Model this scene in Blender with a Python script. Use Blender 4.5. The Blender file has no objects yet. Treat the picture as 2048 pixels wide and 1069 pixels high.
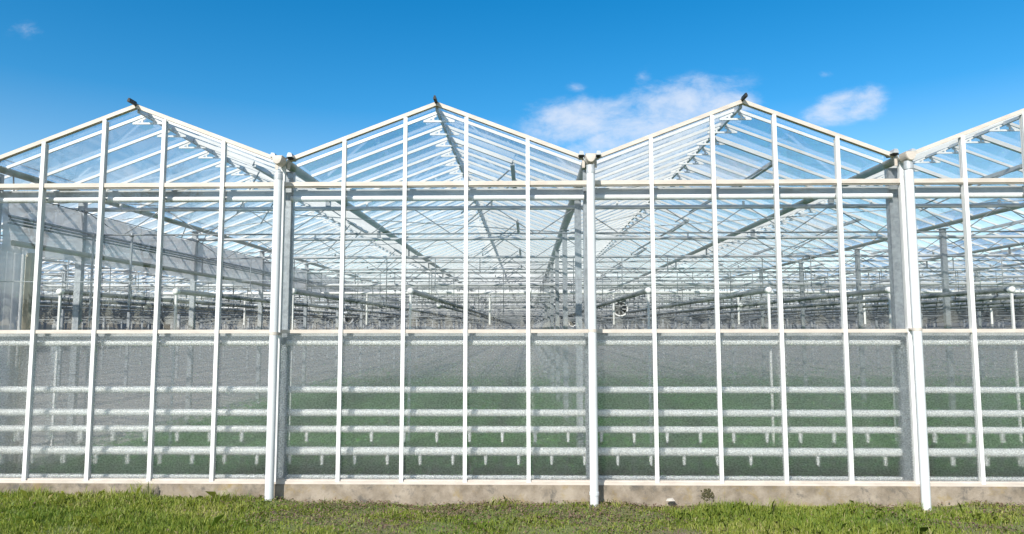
import bpy, math, random
import numpy as np
from mathutils import Matrix, Vector
R = math.radians
random.seed(7); rng = np.random.default_rng(7)
scene = bpy.context.scene
C = scene.collection

# ------------------------------------------------------------------ camera
EY = 1.75
FPX = 1385.7
cam_d = bpy.data.cameras.new('camera'); cam = bpy.data.objects.new('camera', cam_d); C.objects.link(cam)
cam_d.sensor_width = 36; cam_d.lens = FPX/2048*36; cam_d.clip_start = .1; cam_d.clip_end = 5000
PITCH, YAW = R(5.065), R(1.214)
cam.matrix_world = Matrix.Translation((0, 0, EY)) @ Matrix.Rotation(YAW, 4, 'Z') @ Matrix.Rotation(math.pi/2+PITCH, 4, 'X') @ Matrix.Rotation(-.00117, 4, 'Z')
scene.camera = cam
def pdir(x, y):
    d = cam.matrix_world.to_3x3() @ Vector(((x-1024)/FPX, -(y-534.5)/FPX, -1))
    return d/d.y
def pix(x, y, Y):
    d = pdir(x, y); return Vector((d.x*Y, Y, EY+d.z*Y))

# ------------------------------------------------------------------ sun, sky, exposure
SUN_AZ, SUN_EL = R(27), R(35)          # sun stands behind the camera, to its left
sdir = Vector((-math.sin(SUN_AZ)*math.cos(SUN_EL), -math.cos(SUN_AZ)*math.cos(SUN_EL), math.sin(SUN_EL)))
sl = bpy.data.lights.new('sun', 'SUN'); sl.energy = 4.6; sl.angle = R(.53); sl.color = (1, .955, .88)
so = bpy.data.objects.new('sun', sl); C.objects.link(so); so.location = (-20, -40, 40)
so.rotation_euler = (-sdir).to_track_quat('-Z', 'Y').to_euler()
w = bpy.data.worlds.new('World'); scene.world = w; w.use_nodes = True
nt = w.node_tree; nt.nodes.clear()
def N(t, typ, **kw):
    n = t.nodes.new(typ)
    for k, v in kw.items():
        if k == 'ins':
            for i, val in v.items():
                if hasattr(val, 'is_output') or isinstance(val, bpy.types.NodeSocket): t.links.new(val, n.inputs[i])
                else: n.inputs[i].default_value = val
        else: setattr(n, k, v)
    return n
def M_(t, op, a, b=0.0, c=None, clamp=False):
    ins = {0: a, 1: b}
    if c is not None: ins[2] = c
    n = N(t, 'ShaderNodeMath', operation=op, ins=ins); n.use_clamp = clamp
    return n.outputs[0]
sky = N(nt, 'ShaderNodeTexSky', sky_type='NISHITA', sun_disc=False)
sky.sun_elevation = SUN_EL; sky.sun_rotation = math.pi+SUN_AZ
sky.air_density = 1.0; sky.dust_density = .1; sky.ozone_density = 1.6; sky.altitude = 0
tc = N(nt, 'ShaderNodeTexCoord'); sep = N(nt, 'ShaderNodeSeparateXYZ', ins={0: tc.outputs['Generated']})
dx, dy, dz = sep.outputs
sat = N(nt, 'ShaderNodeMapRange', ins={0: dz, 1: 0.0, 2: .30, 3: .85, 4: 1.5})
hsv = N(nt, 'ShaderNodeHueSaturation', ins={'Hue': .493, 'Saturation': sat.outputs[0], 'Value': .89, 'Color': sky.outputs[0]})
tint = N(nt, 'ShaderNodeMix', data_type='RGBA', blend_type='MULTIPLY', ins={0: 1.0, 6: hsv.outputs[0], 7: (.92, .97, 1.0, 1)})
# scattered fair-weather cloud on a flat layer, all round the sky
inv = M_(nt, 'DIVIDE', 1.0, M_(nt, 'ADD', M_(nt, 'MAXIMUM', dz, 0.0), .12))
lay = N(nt, 'ShaderNodeCombineXYZ', ins={0: M_(nt, 'MULTIPLY', dx, inv), 1: M_(nt, 'MULTIPLY', dy, inv), 2: 0.0})
n1 = N(nt, 'ShaderNodeTexNoise', ins={'Vector': lay.outputs[0], 'Scale': .62, 'Detail': 9.0, 'Roughness': .58, 'Distortion': .35})
back = N(nt, 'ShaderNodeMapRange', ins={0: dy, 1: .35, 2: -.1, 3: 0.0, 4: 1.0})
gen = N(nt, 'ShaderNodeMapRange', ins={0: n1.outputs[0], 1: .41, 2: .60, 3: 0.0, 4: .95})
gen = M_(nt, 'MULTIPLY', gen.outputs[0], back.outputs[0])
# the clouds seen ahead: soft ellipses in (x/y, z/y) broken up by noise
fy = M_(nt, 'MAXIMUM', dy, .05)
u = M_(nt, 'DIVIDE', dx, fy); v = M_(nt, 'DIVIDE', dz, fy)
uv = N(nt, 'ShaderNodeCombineXYZ', ins={0: u, 1: v, 2: 0.0})
nA = N(nt, 'ShaderNodeTexNoise', ins={'Vector': uv.outputs[0], 'Scale': 15.0, 'Detail': 11.0, 'Roughness': .62, 'Distortion': .9})
front = N(nt, 'ShaderNodeMapRange', ins={0: dy, 1: .15, 2: .3, 3: 0.0, 4: 1.0})
def ell(px, py, rx, ry, tilt, gain):
    d = pdir(px, py); t = R(tilt)
    du = M_(nt, 'SUBTRACT', u, d.x); dv = M_(nt, 'SUBTRACT', v, d.z)
    a = M_(nt, 'ADD', M_(nt, 'MULTIPLY', du, math.cos(t)), M_(nt, 'MULTIPLY', dv, math.sin(t)))
    b = M_(nt, 'SUBTRACT', M_(nt, 'MULTIPLY', dv, math.cos(t)), M_(nt, 'MULTIPLY', du, math.sin(t)))
    a = M_(nt, 'DIVIDE', a, rx/FPX); b = M_(nt, 'DIVIDE', b, ry/FPX)
    r = M_(nt, 'SQRT', M_(nt, 'ADD', M_(nt, 'MULTIPLY', a, a), M_(nt, 'MULTIPLY', b, b)))
    return M_(nt, 'MULTIPLY', M_(nt, 'SUBTRACT', 1.0, r, clamp=True), gain)
acc = 0.0
for e in [(1180, 238, 270, 66, 9, 1.0), (1340, 225, 220, 80, 16, 1.05), (1260, 290, 210, 66, 18, 1.5), (1440, 208, 110, 42, 6, 1.1), (1160, 300, 60, 30, 20, .8),
          (1692, 212, 108, 44, 14, 1.0), (1740, 204, 46, 44, -30, .8), (1283, 152, 34, 26, 40, .4), (1152, 177, 30, 18, 0, .4), (48, 60, 90, 26, -4, .22), (1650, 150, 26, 12, 0, .3),
          (1360, 360, 300, 60, 5, .9), (1560, 470, 260, 50, 3, .7), (200, 420, 420, 120, -6, .7), (700, 470, 300, 70, 4, .6)]:
    acc = M_(nt, 'MAXIMUM', acc, ell(*e))
nB = N(nt, 'ShaderNodeTexNoise', ins={'Vector': N(nt, 'ShaderNodeMapping', ins={0: uv.outputs[0], 3: (1.0, 1.7, 1.0)}).outputs[0], 'Scale': 11.0, 'Detail': 12.0, 'Roughness': .66, 'Distortion': .25})
den = M_(nt, 'ADD', M_(nt, 'MINIMUM', M_(nt, 'MULTIPLY', acc, 1.1), .62), M_(nt, 'MULTIPLY', M_(nt, 'SUBTRACT', nB.outputs[0], .5), 1.9))
gate = N(nt, 'ShaderNodeMapRange', ins={0: acc, 1: 0.0, 2: .22})
fr = N(nt, 'ShaderNodeMapRange', interpolation_type='SMOOTHSTEP', ins={0: den, 1: .06, 2: 1.0, 3: 0.0, 4: .8})
fr = M_(nt, 'MULTIPLY', M_(nt, 'MULTIPLY', fr.outputs[0], gate.outputs[0]), front.outputs[0])
mask = M_(nt, 'MAXIMUM', gen, fr)
mask = M_(nt, 'MULTIPLY', mask, N(nt, 'ShaderNodeMapRange', ins={0: dz, 1: .0, 2: .05, 3: 0.0, 4: 1.0}).outputs[0])
cl = N(nt, 'ShaderNodeMix', data_type='RGBA', ins={0: M_(nt, 'MINIMUM', mask, 1.0), 6: tint.outputs[2], 7: (4.4, 4.75, 5.4, 1)})
bg = N(nt, 'ShaderNodeBackground', ins={0: cl.outputs[2], 1: .15})
wo = N(nt, 'ShaderNodeOutputWorld'); nt.links.new(bg.outputs[0], wo.inputs[0])
scene.render.engine = 'CYCLES'
vs = scene.view_settings; vs.view_transform = 'Standard'; vs.look = 'None'; vs.gamma = 1; vs.exposure = 0.3; vs.use_curve_mapping = False
cy = scene.cycles
cy.max_bounces = 10; cy.transparent_max_bounces = 64; cy.transmission_bounces = 8; cy.glossy_bounces = 4; cy.diffuse_bounces = 4
cy.sample_clamp_indirect = 6; cy.use_denoising = True; cy.caustics_reflective = False

# ------------------------------------------------------------------ materials
def mat(name):
    m = bpy.data.materials.new(name); m.use_nodes = True; m.node_tree.nodes.clear()
    return m, m.node_tree
def out(t, s): t.links.new(s, N(t, 'ShaderNodeOutputMaterial').inputs[0])
def pos(t): return N(t, 'ShaderNodeNewGeometry').outputs['Position']
def simple(name, col, col2=None, rough=.5, metal=0.0, scale=6.0, bump=0.0, rough2=None, detail=6.0, stretch=None, lo=.35, hi=.65):
    m, t = mat(name)
    P = pos(t)
    if stretch: P = N(t, 'ShaderNodeMapping', ins={0: P, 3: stretch}).outputs[0]
    nz = N(t, 'ShaderNodeTexNoise', ins={'Vector': P, 'Scale': scale, 'Detail': detail, 'Roughness': .6})
    rp = N(t, 'ShaderNodeMapRange', ins={0: nz.outputs[0], 1: lo, 2: hi})
    mx = N(t, 'ShaderNodeMix', data_type='RGBA', ins={0: rp.outputs[0], 6: (*col, 1), 7: (*(col2 or col), 1)})
    b = N(t, 'ShaderNodeBsdfPrincipled', ins={'Base Color': mx.outputs[2], 'Metallic': metal})
    rr = N(t, 'ShaderNodeMapRange', ins={0: nz.outputs[0], 1: .3, 2: .7, 3: rough, 4: rough2 or rough})
    t.links.new(rr.outputs[0], b.inputs['Roughness'])
    if bump:
        bp = N(t, 'ShaderNodeBump', ins={'Strength': bump, 'Distance': .01, 'Height': nz.outputs[0]})
        t.links.new(bp.outputs[0], b.inputs['Normal'])
    out(t, b.outputs[0]); return m
MAT = {}
MAT['white'] = simple('white_paint', (.84, .84, .83), (.70, .69, .66), .35, scale=7, stretch=(3, 3, .5), lo=.42, hi=.78)
MAT['cream'] = simple('weathered_aluminium', (.68, .61, .54), (.56, .495, .43), .45, scale=5, stretch=(1, 1, 4))
MAT['pvc'] = simple('white_pvc', (.78, .8, .81), (.70, .72, .74), .3, scale=2, stretch=(3, 3, .6))
MAT['alu'] = simple('bare_aluminium', (.84, .84, .83), (.74, .74, .73), .4, metal=.1, scale=4)
MAT['galv'] = simple('galvanised_steel', (.40, .43, .45), (.26, .285, .31), .42, metal=.4, scale=22, rough2=.6, detail=3)
MAT['gutter'] = simple('dull_zinc', (.58, .60, .61), (.46, .48, .49), .5, metal=.35, scale=5)
MAT['steel'] = simple('grey_steel_tube', (.20, .22, .23), (.13, .15, .155), .45, metal=.2, scale=5)
MAT['bright'] = simple('bright_tube', (.54, .55, .55), (.36, .38, .39), .4, metal=.1, scale=3)
MAT['dark'] = simple('dark_steel', (.10, .115, .125), (.06, .07, .08), .5, metal=.2, scale=8)
MAT['black'] = simple('black_rubber', (.012, .012, .013), (.02, .02, .02), .6)
MAT['drip'] = simple('black_tube', (.02, .024, .024), (.03, .035, .03), .5)
MAT['beige'] = simple('beige_painted_post', (.42, .38, .28), (.34, .31, .23), .5)
MAT['floor'] = simple('greenhouse_floor', (.36, .335, .30), (.27, .25, .22), .8, scale=1.5)
MAT['purple'] = simple('dead_nettle_leaf', (.075, .038, .035), (.10, .06, .045), .7, scale=14)
MAT['stone'] = simple('pale_stone', (.6, .56, .5), (.45, .41, .36), .8, scale=30, bump=.4)
MAT['bark'] = simple('bark', (.06, .05, .04), (.10, .08, .065), .9, scale=6)
MAT['moss'] = simple('moss', (.05, .055, .022), (.12, .10, .05), .95, scale=60, bump=.5)

def leafmat(name, c1, c2, c3=None, trans=.35, rough=.55):
    m, t = mat(name)
    at = N(t, 'ShaderNodeAttribute', attribute_name='tone')
    rp = N(t, 'ShaderNodeValToRGB', ins={0: at.outputs['Fac']})
    e = rp.color_ramp.elements; e[0].color = (*c1, 1); e[1].color = (*c2, 1)
    if c3: k = e.new(.8); k.color = (*c2, 1); e[-1].color = (*c3, 1); e[-1].position = .95
    p = N(t, 'ShaderNodeBsdfPrincipled', ins={'Base Color': rp.outputs[0], 'Roughness': rough})
    tr = N(t, 'ShaderNodeBsdfTranslucent', ins={0: rp.outputs[0]})
    mx = N(t, 'ShaderNodeMixShader', ins={0: trans, 1: p.outputs[0], 2: tr.outputs[0]})
    out(t, mx.outputs[0]); return m
MAT['grass'] = leafmat('grass_blade', (.14, .23, .025), (.38, .42, .07), (.56, .49, .24))
MAT['crop'] = leafmat('crop_leaf', (.045, .18, .022), (.10, .30, .035), trans=.2)
MAT['weed'] = leafmat('weed_leaf', (.13, .07, .06), (.23, .165, .10), (.17, .24, .055), trans=.15)

def schlick(t, f0):
    lw = N(t, 'ShaderNodeLayerWeight'); f5 = M_(t, 'POWER', lw.outputs['Facing'], 5.0)
    return M_(t, 'ADD', f0, M_(t, 'MULTIPLY', f5, 1-f0))
def clear_glass(name, f0, dust, dscale=2.0, tint=(.985, .988, .987), wobble=.0):
    m, t = mat(name)
    P = pos(t)
    nz = N(t, 'ShaderNodeTexNoise', ins={'Vector': P, 'Scale': dscale, 'Detail': 7.0, 'Roughness': .65})
    rd = N(t, 'ShaderNodeMapRange', ins={0: nz.outputs[0], 1: .38, 2: .72, 3: dust*.35, 4: dust*1.7})
    tr = N(t, 'ShaderNodeBsdfTransparent', ins={0: (*tint, 1)})
    df = N(t, 'ShaderNodeBsdfDiffuse', ins={0: (.78, .8, .8, 1)})
    tl = N(t, 'ShaderNodeBsdfTranslucent', ins={0: (.8, .82, .82, 1)})
    dd = N(t, 'ShaderNodeMixShader', ins={0: .5, 1: df.outputs[0], 2: tl.outputs[0]})
    m1 = N(t, 'ShaderNodeMixShader', ins={0: rd.outputs[0], 1: tr.outputs[0], 2: dd.outputs[0]})
    gl = N(t, 'ShaderNodeBsdfGlossy', ins={0: (1, 1, 1, 1), 'Roughness': 0.0})
    if wobble:
        wv = N(t, 'ShaderNodeTexNoise', ins={'Vector': P, 'Scale': 2.2, 'Detail': 1.0})
        bp = N(t, 'ShaderNodeBump', ins={'Strength': wobble, 'Distance': .004, 'Height': wv.outputs[0]})
        t.links.new(bp.outputs[0], gl.inputs['Normal'])
    m2 = N(t, 'ShaderNodeMixShader', ins={0: schlick(t, f0), 1: m1.outputs[0], 2: gl.outputs[0]})
    out(t, m2.outputs[0]); return m
MAT['glass'] = clear_glass('clear_glass', .06, .008, wobble=.5)
MAT['glass_back'] = clear_glass('clear_glass_inner', .02, .002)
MAT['roof_glass'] = clear_glass('roof_glass', .06, .07, 1.2); MAT['far_roof_glass'] = clear_glass('far_roof_glass', .06, .03, 1.2)
def patterned():
    m, t = mat('patterned_glass')
    P = N(t, 'ShaderNodeMapping', ins={0: pos(t), 3: (1, 1, 1.5)}).outputs[0]
    vo = N(t, 'ShaderNodeTexVoronoi', feature='SMOOTH_F1', ins={'Vector': P, 'Scale': 44.0, 'Smoothness': .4})
    nz = N(t, 'ShaderNodeTexNoise', ins={'Vector': P, 'Scale': 48.0, 'Detail': 2.0})
    h = M_(t, 'ADD', vo.outputs['Distance'], nz.outputs[0])
    bp = N(t, 'ShaderNodeBump', ins={'Strength': .6, 'Distance': .004, 'Height': h})
    msk = N(t, 'ShaderNodeMapRange', ins={0: nz.outputs[0], 1: .42, 2: .58, 3: .33, 4: .72})
    tr = N(t, 'ShaderNodeBsdfTransparent', ins={0: (.98, .99, .985, 1)})
    rf = N(t, 'ShaderNodeBsdfRefraction', ins={0: (.95, .97, .96, 1), 'Roughness': .3, 'IOR': 1.2, 'Normal': bp.outputs[0]})
    a = N(t, 'ShaderNodeMixShader', ins={0: msk.outputs[0], 1: tr.outputs[0], 2: rf.outputs[0]})
    df = N(t, 'ShaderNodeBsdfDiffuse', ins={0: (.72, .74, .74, 1), 'Normal': bp.outputs[0]})
    tl = N(t, 'ShaderNodeBsdfTranslucent', ins={0: (.92, .92, .91, 1)})
    dd = N(t, 'ShaderNodeMixShader', ins={0: .84, 1: df.outputs[0], 2: tl.outputs[0]})
    grime = N(t, 'ShaderNodeTexNoise', ins={'Vector': pos(t), 'Scale': 1.3, 'Detail': 5.0})
    gr = N(t, 'ShaderNodeMapRange', ins={0: grime.outputs[0], 1: .35, 2: .7, 3: .12, 4: .19})
    gr2 = M_(t, 'MULTIPLY', gr.outputs[0], N(t, 'ShaderNodeMapRange', ins={0: vo.outputs['Distance'], 1: .1, 2: .55, 3: .6, 4: 1.5}).outputs[0])
    b = N(t, 'ShaderNodeMixShader', ins={0: gr2, 1: a.outputs[0], 2: dd.outputs[0]})
    bp2 = N(t, 'ShaderNodeBump', ins={'Strength': .42, 'Distance': .004, 'Height': h})
    gl = N(t, 'ShaderNodeBsdfGlossy', ins={0: (1, 1, 1, 1), 'Roughness': .25, 'Normal': bp2.outputs[0]})
    c = N(t, 'ShaderNodeMixShader', ins={0: schlick(t, .06), 1: b.outputs[0], 2: gl.outputs[0]})
    out(t, c.outputs[0]); return m
MAT['pattern'] = patterned()
def film():
    m, t = mat('white_film')
    nz = N(t, 'ShaderNodeTexNoise', ins={'Vector': N(t, 'ShaderNodeMapping', ins={0: pos(t), 3: (1, 3, .5)}).outputs[0], 'Scale': 3.0, 'Detail': 4.0})
    f = N(t, 'ShaderNodeMapRange', ins={0: nz.outputs[0], 1: .3, 2: .7, 3: .82, 4: .95})
    tr = N(t, 'ShaderNodeBsdfTransparent', ins={0: (.95, .95, .96, 1)})
    df = N(t, 'ShaderNodeBsdfDiffuse', ins={0: (.72, .72, .73, 1)})
    tl = N(t, 'ShaderNodeBsdfTranslucent', ins={0: (.74, .74, .75, 1)})
    d = N(t, 'ShaderNodeMixShader', ins={0: .5, 1: df.outputs[0], 2: tl.outputs[0]})
    a = N(t, 'ShaderNodeMixShader', ins={0: f.outputs[0], 1: tr.outputs[0], 2: d.outputs[0]})
    out(t, a.outputs[0]); return m
MAT['film'] = film()
def concrete():
    m, t = mat('weathered_concrete')
    P = pos(t)
    a = N(t, 'ShaderNodeTexNoise', ins={'Vector': P, 'Scale': 5.0, 'Detail': 8.0, 'Roughness': .65})
    b = N(t, 'ShaderNodeTexNoise', ins={'Vector': P, 'Scale': 4.5, 'Detail': 9.0, 'Roughness': .75, 'Distortion': .3})
    s = N(t, 'ShaderNodeTexNoise', ins={'Vector': P, 'Scale': 90.0, 'Detail': 3.0})
    base = N(t, 'ShaderNodeMix', data_type='RGBA', ins={0: N(t, 'ShaderNodeMapRange', ins={0: a.outputs[0], 1: .35, 2: .65}).outputs[0], 6: (.40, .335, .265, 1), 7: (.21, .17, .125, 1)})
    lich = N(t, 'ShaderNodeMapRange', ins={0: b.outputs[0], 1: .55, 2: .68})
    c = N(t, 'ShaderNodeMix', data_type='RGBA', ins={0: M_(t, 'MULTIPLY', lich.outputs[0], .62), 6: base.outputs[2], 7: (.30, .21, .055, 1)})
    dk = N(t, 'ShaderNodeMapRange', ins={0: b.outputs[0], 1: .47, 2: .36})
    d = N(t, 'ShaderNodeMix', data_type='RGBA', ins={0: M_(t, 'MULTIPLY', dk.outputs[0], .8), 6: c.outputs[2], 7: (.10, .095, .085, 1)})
    bp = N(t, 'ShaderNodeBump', ins={'Strength': .6, 'Distance': .006, 'Height': M_(t, 'ADD', s.outputs[0], a.outputs[0])})
    p = N(t, 'ShaderNodeBsdfPrincipled', ins={'Base Color': d.outputs[2], 'Roughness': .9, 'Normal': bp.outputs[0]})
    out(t, p.outputs[0]); return m
MAT['concrete'] = concrete()
def soil():
    m, t = mat('soil_and_turf')
    P = pos(t)
    a = N(t, 'ShaderNodeTexNoise', ins={'Vector': P, 'Scale': 9.0, 'Detail': 10.0, 'Roughness': .7})
    b = N(t, 'ShaderNodeTexNoise', ins={'Vector': P, 'Scale': 1.1, 'Detail': 4.0})
    c1 = N(t, 'ShaderNodeMix', data_type='RGBA', ins={0: N(t, 'ShaderNodeMapRange', ins={0: a.outputs[0], 1: .3, 2: .7}).outputs[0], 6: (.10, .068, .045, 1), 7: (.27, .205, .145, 1)})
    c2 = N(t, 'ShaderNodeMix', data_type='RGBA', ins={0: N(t, 'ShaderNodeMapRange', ins={0: b.outputs[0], 1: .3, 2: .52, 4: .85}).outputs[0], 6: c1.outputs[2], 7: (.15, .19, .05, 1)})
    bp = N(t, 'ShaderNodeBump', ins={'Strength': 1.0, 'Distance': .03, 'Height': a.outputs[0]})
    p = N(t, 'ShaderNodeBsdfPrincipled', ins={'Base Color': c2.outputs[2], 'Roughness': .95, 'Normal': bp.outputs[0]})
    out(t, p.outputs[0]); return m
MAT['soil'] = soil()

# ------------------------------------------------------------------ helpers
class MB:
    def __init__(s): s.v = []; s.f = []; s.m = []
    def add(s, vs, fs, mi=0):
        o = len(s.v); s.v += [tuple(q) for q in vs]; s.f += [tuple(o+i for i in f) for f in fs]; s.m += [mi]*len(fs); return s
    def box(s, x0, x1, y0, y1, z0, z1, mi=0, front=None):
        v = [(x0, y0, z0), (x1, y0, z0), (x1, y1, z0), (x0, y1, z0), (x0, y0, z1), (x1, y0, z1), (x1, y1, z1), (x0, y1, z1)]
        f = [(0, 3, 2, 1), (4, 5, 6, 7), (0, 1, 5, 4), (1, 2, 6, 5), (2, 3, 7, 6), (3, 0, 4, 7)]
        s.add(v, f, mi)
        if front is not None: s.m[-4] = front
        return s
    def bar(s, a, b, wd, ht, up=(0, 0, 1), mi=0):
        a, b = Vector(a), Vector(b); d = (b-a).normalized(); up = Vector(up)
        if abs(d.dot(up)) > .98: up = Vector((0, 1, 0))
        r = d.cross(up).normalized(); q = r.cross(d)
        v = [p+r*i*wd/2+q*j*ht/2 for p in (a, b) for i, j in ((-1, -1), (1, -1), (1, 1), (-1, 1))]
        return s.add(v, [(0, 3, 2, 1)[::-1], (4, 5, 6, 7)[::-1], (0, 1, 5, 4)[::-1], (1, 2, 6, 5)[::-1], (2, 3, 7, 6)[::-1], (3, 0, 4, 7)[::-1]], mi)
    def tube(s, pts, r, n=8, caps=True, mi=0):
        pts = [Vector(p) for p in pts]; rr = r if isinstance(r, (list, tuple)) else [r]*len(pts)
        base = len(s.v); prev = None
        for i, p in enumerate(pts):
            d = (pts[min(i+1, len(pts)-1)]-pts[max(i-1, 0)]).normalized()
            if prev is None:
                a = d.cross(Vector((0, 0, 1)) if abs(d.z) < .9 else Vector((0, 1, 0))).normalized()
            else: a = (prev-d*prev.dot(d)).normalized()
            prev = a; b = d.cross(a)
            for k in range(n):
                t = 2*math.pi*k/n; s.v.append(tuple(p+(a*math.cos(t)+b*math.sin(t))*rr[i]))
        for i in range(len(pts)-1):
            for k in range(n):
                k2 = (k+1) % n; s.f.append((base+i*n+k, base+i*n+k2, base+(i+1)*n+k2, base+(i+1)*n+k)); s.m.append(mi)
        if caps:
            e = base+(len(pts)-1)*n; o = len(s.v)
            s.v += s.v[base:base+n]+s.v[e:e+n]
            s.f.append(tuple(o+k for k in range(n))[::-1]); s.m.append(mi)
            s.f.append(tuple(o+n+k for k in range(n))); s.m.append(mi)
        return s
    def ext(s, prof, y0, y1, mi=0):       # extrude an (x,z) outline along Y
        n = len(prof); v = [(x, y0, z) for x, z in prof]+[(x, y1, z) for x, z in prof]
        f = [(i, (i+1) % n, n+(i+1) % n, n+i)[::-1] for i in range(n)]+[tuple(range(n)), tuple(range(2*n-1, n-1, -1))]
        return s.add(v, f, mi)
    def mesh(s, name, mats, smooth=False):
        me = bpy.data.meshes.new(name); me.from_pydata(s.v, [], s.f)
        for m in (mats if isinstance(mats, (list, tuple)) else [mats]): me.materials.append(MAT[m])
        if any(s.m): me.polygons.foreach_set('material_index', s.m)
        if smooth:
            me.polygons.foreach_set('use_smooth', [len(f) == 4 for f in s.f])
        me.update(); return me
WL = {}
def link(name, me, parent=None, loc=(0, 0, 0)):
    o = bpy.data.objects.new(name, me); C.objects.link(o); loc = Vector(loc); WL[o.name] = loc
    if parent is not None:
        o.parent = parent; o.location = loc-WL[parent.name]
    else: o.location = loc
    return o
def part(name, mb, mats, parent=None, smooth=False, loc=(0, 0, 0)): return link(name, mb.mesh(name, mats, smooth), parent, loc)
def tag(o, label, cat=None, group=None, kind=None):
    if label: o['label'] = label
    if cat: o['category'] = cat
    if group: o['group'] = group
    if kind: o['kind'] = kind
    return o
def thing(name, label, cat, loc, group=None): return tag(link(name, None, None, loc), label, cat, group)
def sstep(a, b, x): t = np.clip((x-a)/(b-a), 0, 1); return t*t*(3-2*t)

# ------------------------------------------------------------------ dimensions
D = 7.1255; X0 = -2.546; SP = 3.2
ZS, ZR, ZE, ZG, ZT = .218, 1.722, 3.256, 3.515, 4.108
COLY = [8.75+3.05*k for k in range(21)]; YEND = 71.2
BX = [X0+SP*k for k in range(-11, 14)]                       # gutter lines
NEAR = [b for b in BX[:-1] if -13 < b < 11]                    # bays built piece by piece
BAR = 3.05/6

# ------------------------------------------------------------------ ground
def gz(x, y):
    n = .018*np.sin(x*2.1+1.3)*np.cos(y*2.7+x*.6)+.012*np.sin(x*5.3+y*4.1)+.008*np.sin(x*11.1-y*9.3)
    near = sstep(-2, 3, y)*(1-sstep(7.0, 7.12, y))*(1-sstep(14, 20, np.abs(x)))
    left = .06*(1-sstep(-3.4, -1.0, x))
    return near*(n+left+.012)
xs = np.unique(np.concatenate([-np.geomspace(14, 3000, 26), np.geomspace(14, 3000, 26), np.arange(-14, 14.01, .08)]))
ys = np.unique(np.concatenate([-np.geomspace(2, 3000, 28), np.arange(-2, 4, .5), np.arange(4, 7.2, .08), np.geomspace(7.2, 3000, 26)]))
gx, gy = np.meshgrid(xs, ys); gzv = gz(gx, gy)
V = np.stack([gx, gy, gzv], -1).reshape(-1, 3); nx, ny = len(xs), len(ys)
i, j = np.meshgrid(np.arange(nx-1), np.arange(ny-1)); a = (j*nx+i).ravel()
F = np.stack([a, a+1, a+1+nx, a+nx], -1)
def np_mesh(name, V, F, mats, tone=None, smooth=False):
    me = bpy.data.meshes.new(name); nf, k = F.shape
    me.vertices.add(len(V)); me.vertices.foreach_set('co', V.astype(np.float32).ravel())
    me.loops.add(nf*k); me.loops.foreach_set('vertex_index', F.astype(np.int32).ravel())
    me.polygons.add(nf); me.polygons.foreach_set('loop_start', np.arange(0, nf*k, k, dtype=np.int32))
    if smooth: me.polygons.foreach_set('use_smooth', np.ones(nf, bool))
    me.materials.append(MAT[mats])
    if tone is not None:
        at = me.attributes.new('tone', 'FLOAT', 'POINT'); at.data.foreach_set('value', tone.astype(np.float32))
    me.update(calc_edges=True); me.validate(); return me
tag(link('ground', np_mesh('ground', V, F, 'soil', smooth=True)), None, kind='structure')
fl = MB().box(BX[0]+.1, BX[-1]-.1, D+.06, YEND, -.05, .03); tag(part('greenhouse_floor', fl, 'floor'), None, kind='structure')

# ------------------------------------------------------------------ greenhouse
G = thing('greenhouse', 'long glass greenhouse with white mullions and four zigzag gables', 'greenhouse', (.654, D, 0))
YF = D-.03          # front face of the frame
mull_me = {}
def roof_z(x):      # top edge of the gable at x
    t = ((x-X0) % SP)/SP; return ZG+(ZT-ZG)*(1-abs(2*t-1))
def pane_me(name, x0, x1, zl0, zl1, zh0, zh1, front):
    ta, tb_ = rng.normal(0, .0022), rng.normal(0, .0012); xm, zm = (x0+x1)/2, (zl0+zh0)/2
    v = [(x0, D-.003, zl0), (x1, D-.003, zl1), (x1, D+.003, zl1), (x0, D+.003, zl0), (x0, D-.003, zh0), (x1, D-.003, zh1), (x1, D+.003, zh1), (x0, D+.003, zh0)]
    f = [(0, 3, 2, 1), (4, 5, 6, 7), (0, 1, 5, 4), (1, 2, 6, 5), (2, 3, 7, 6), (3, 0, 4, 7)]
    v = [(x, y+ta*(x-xm)+tb_*(z-zm), z) for x, y, z in v]
    return MB().add(v, f)
far_glass = MB(); far_frame = MB(); far_white = MB(); far_plinth = MB()
SW = .64
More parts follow.
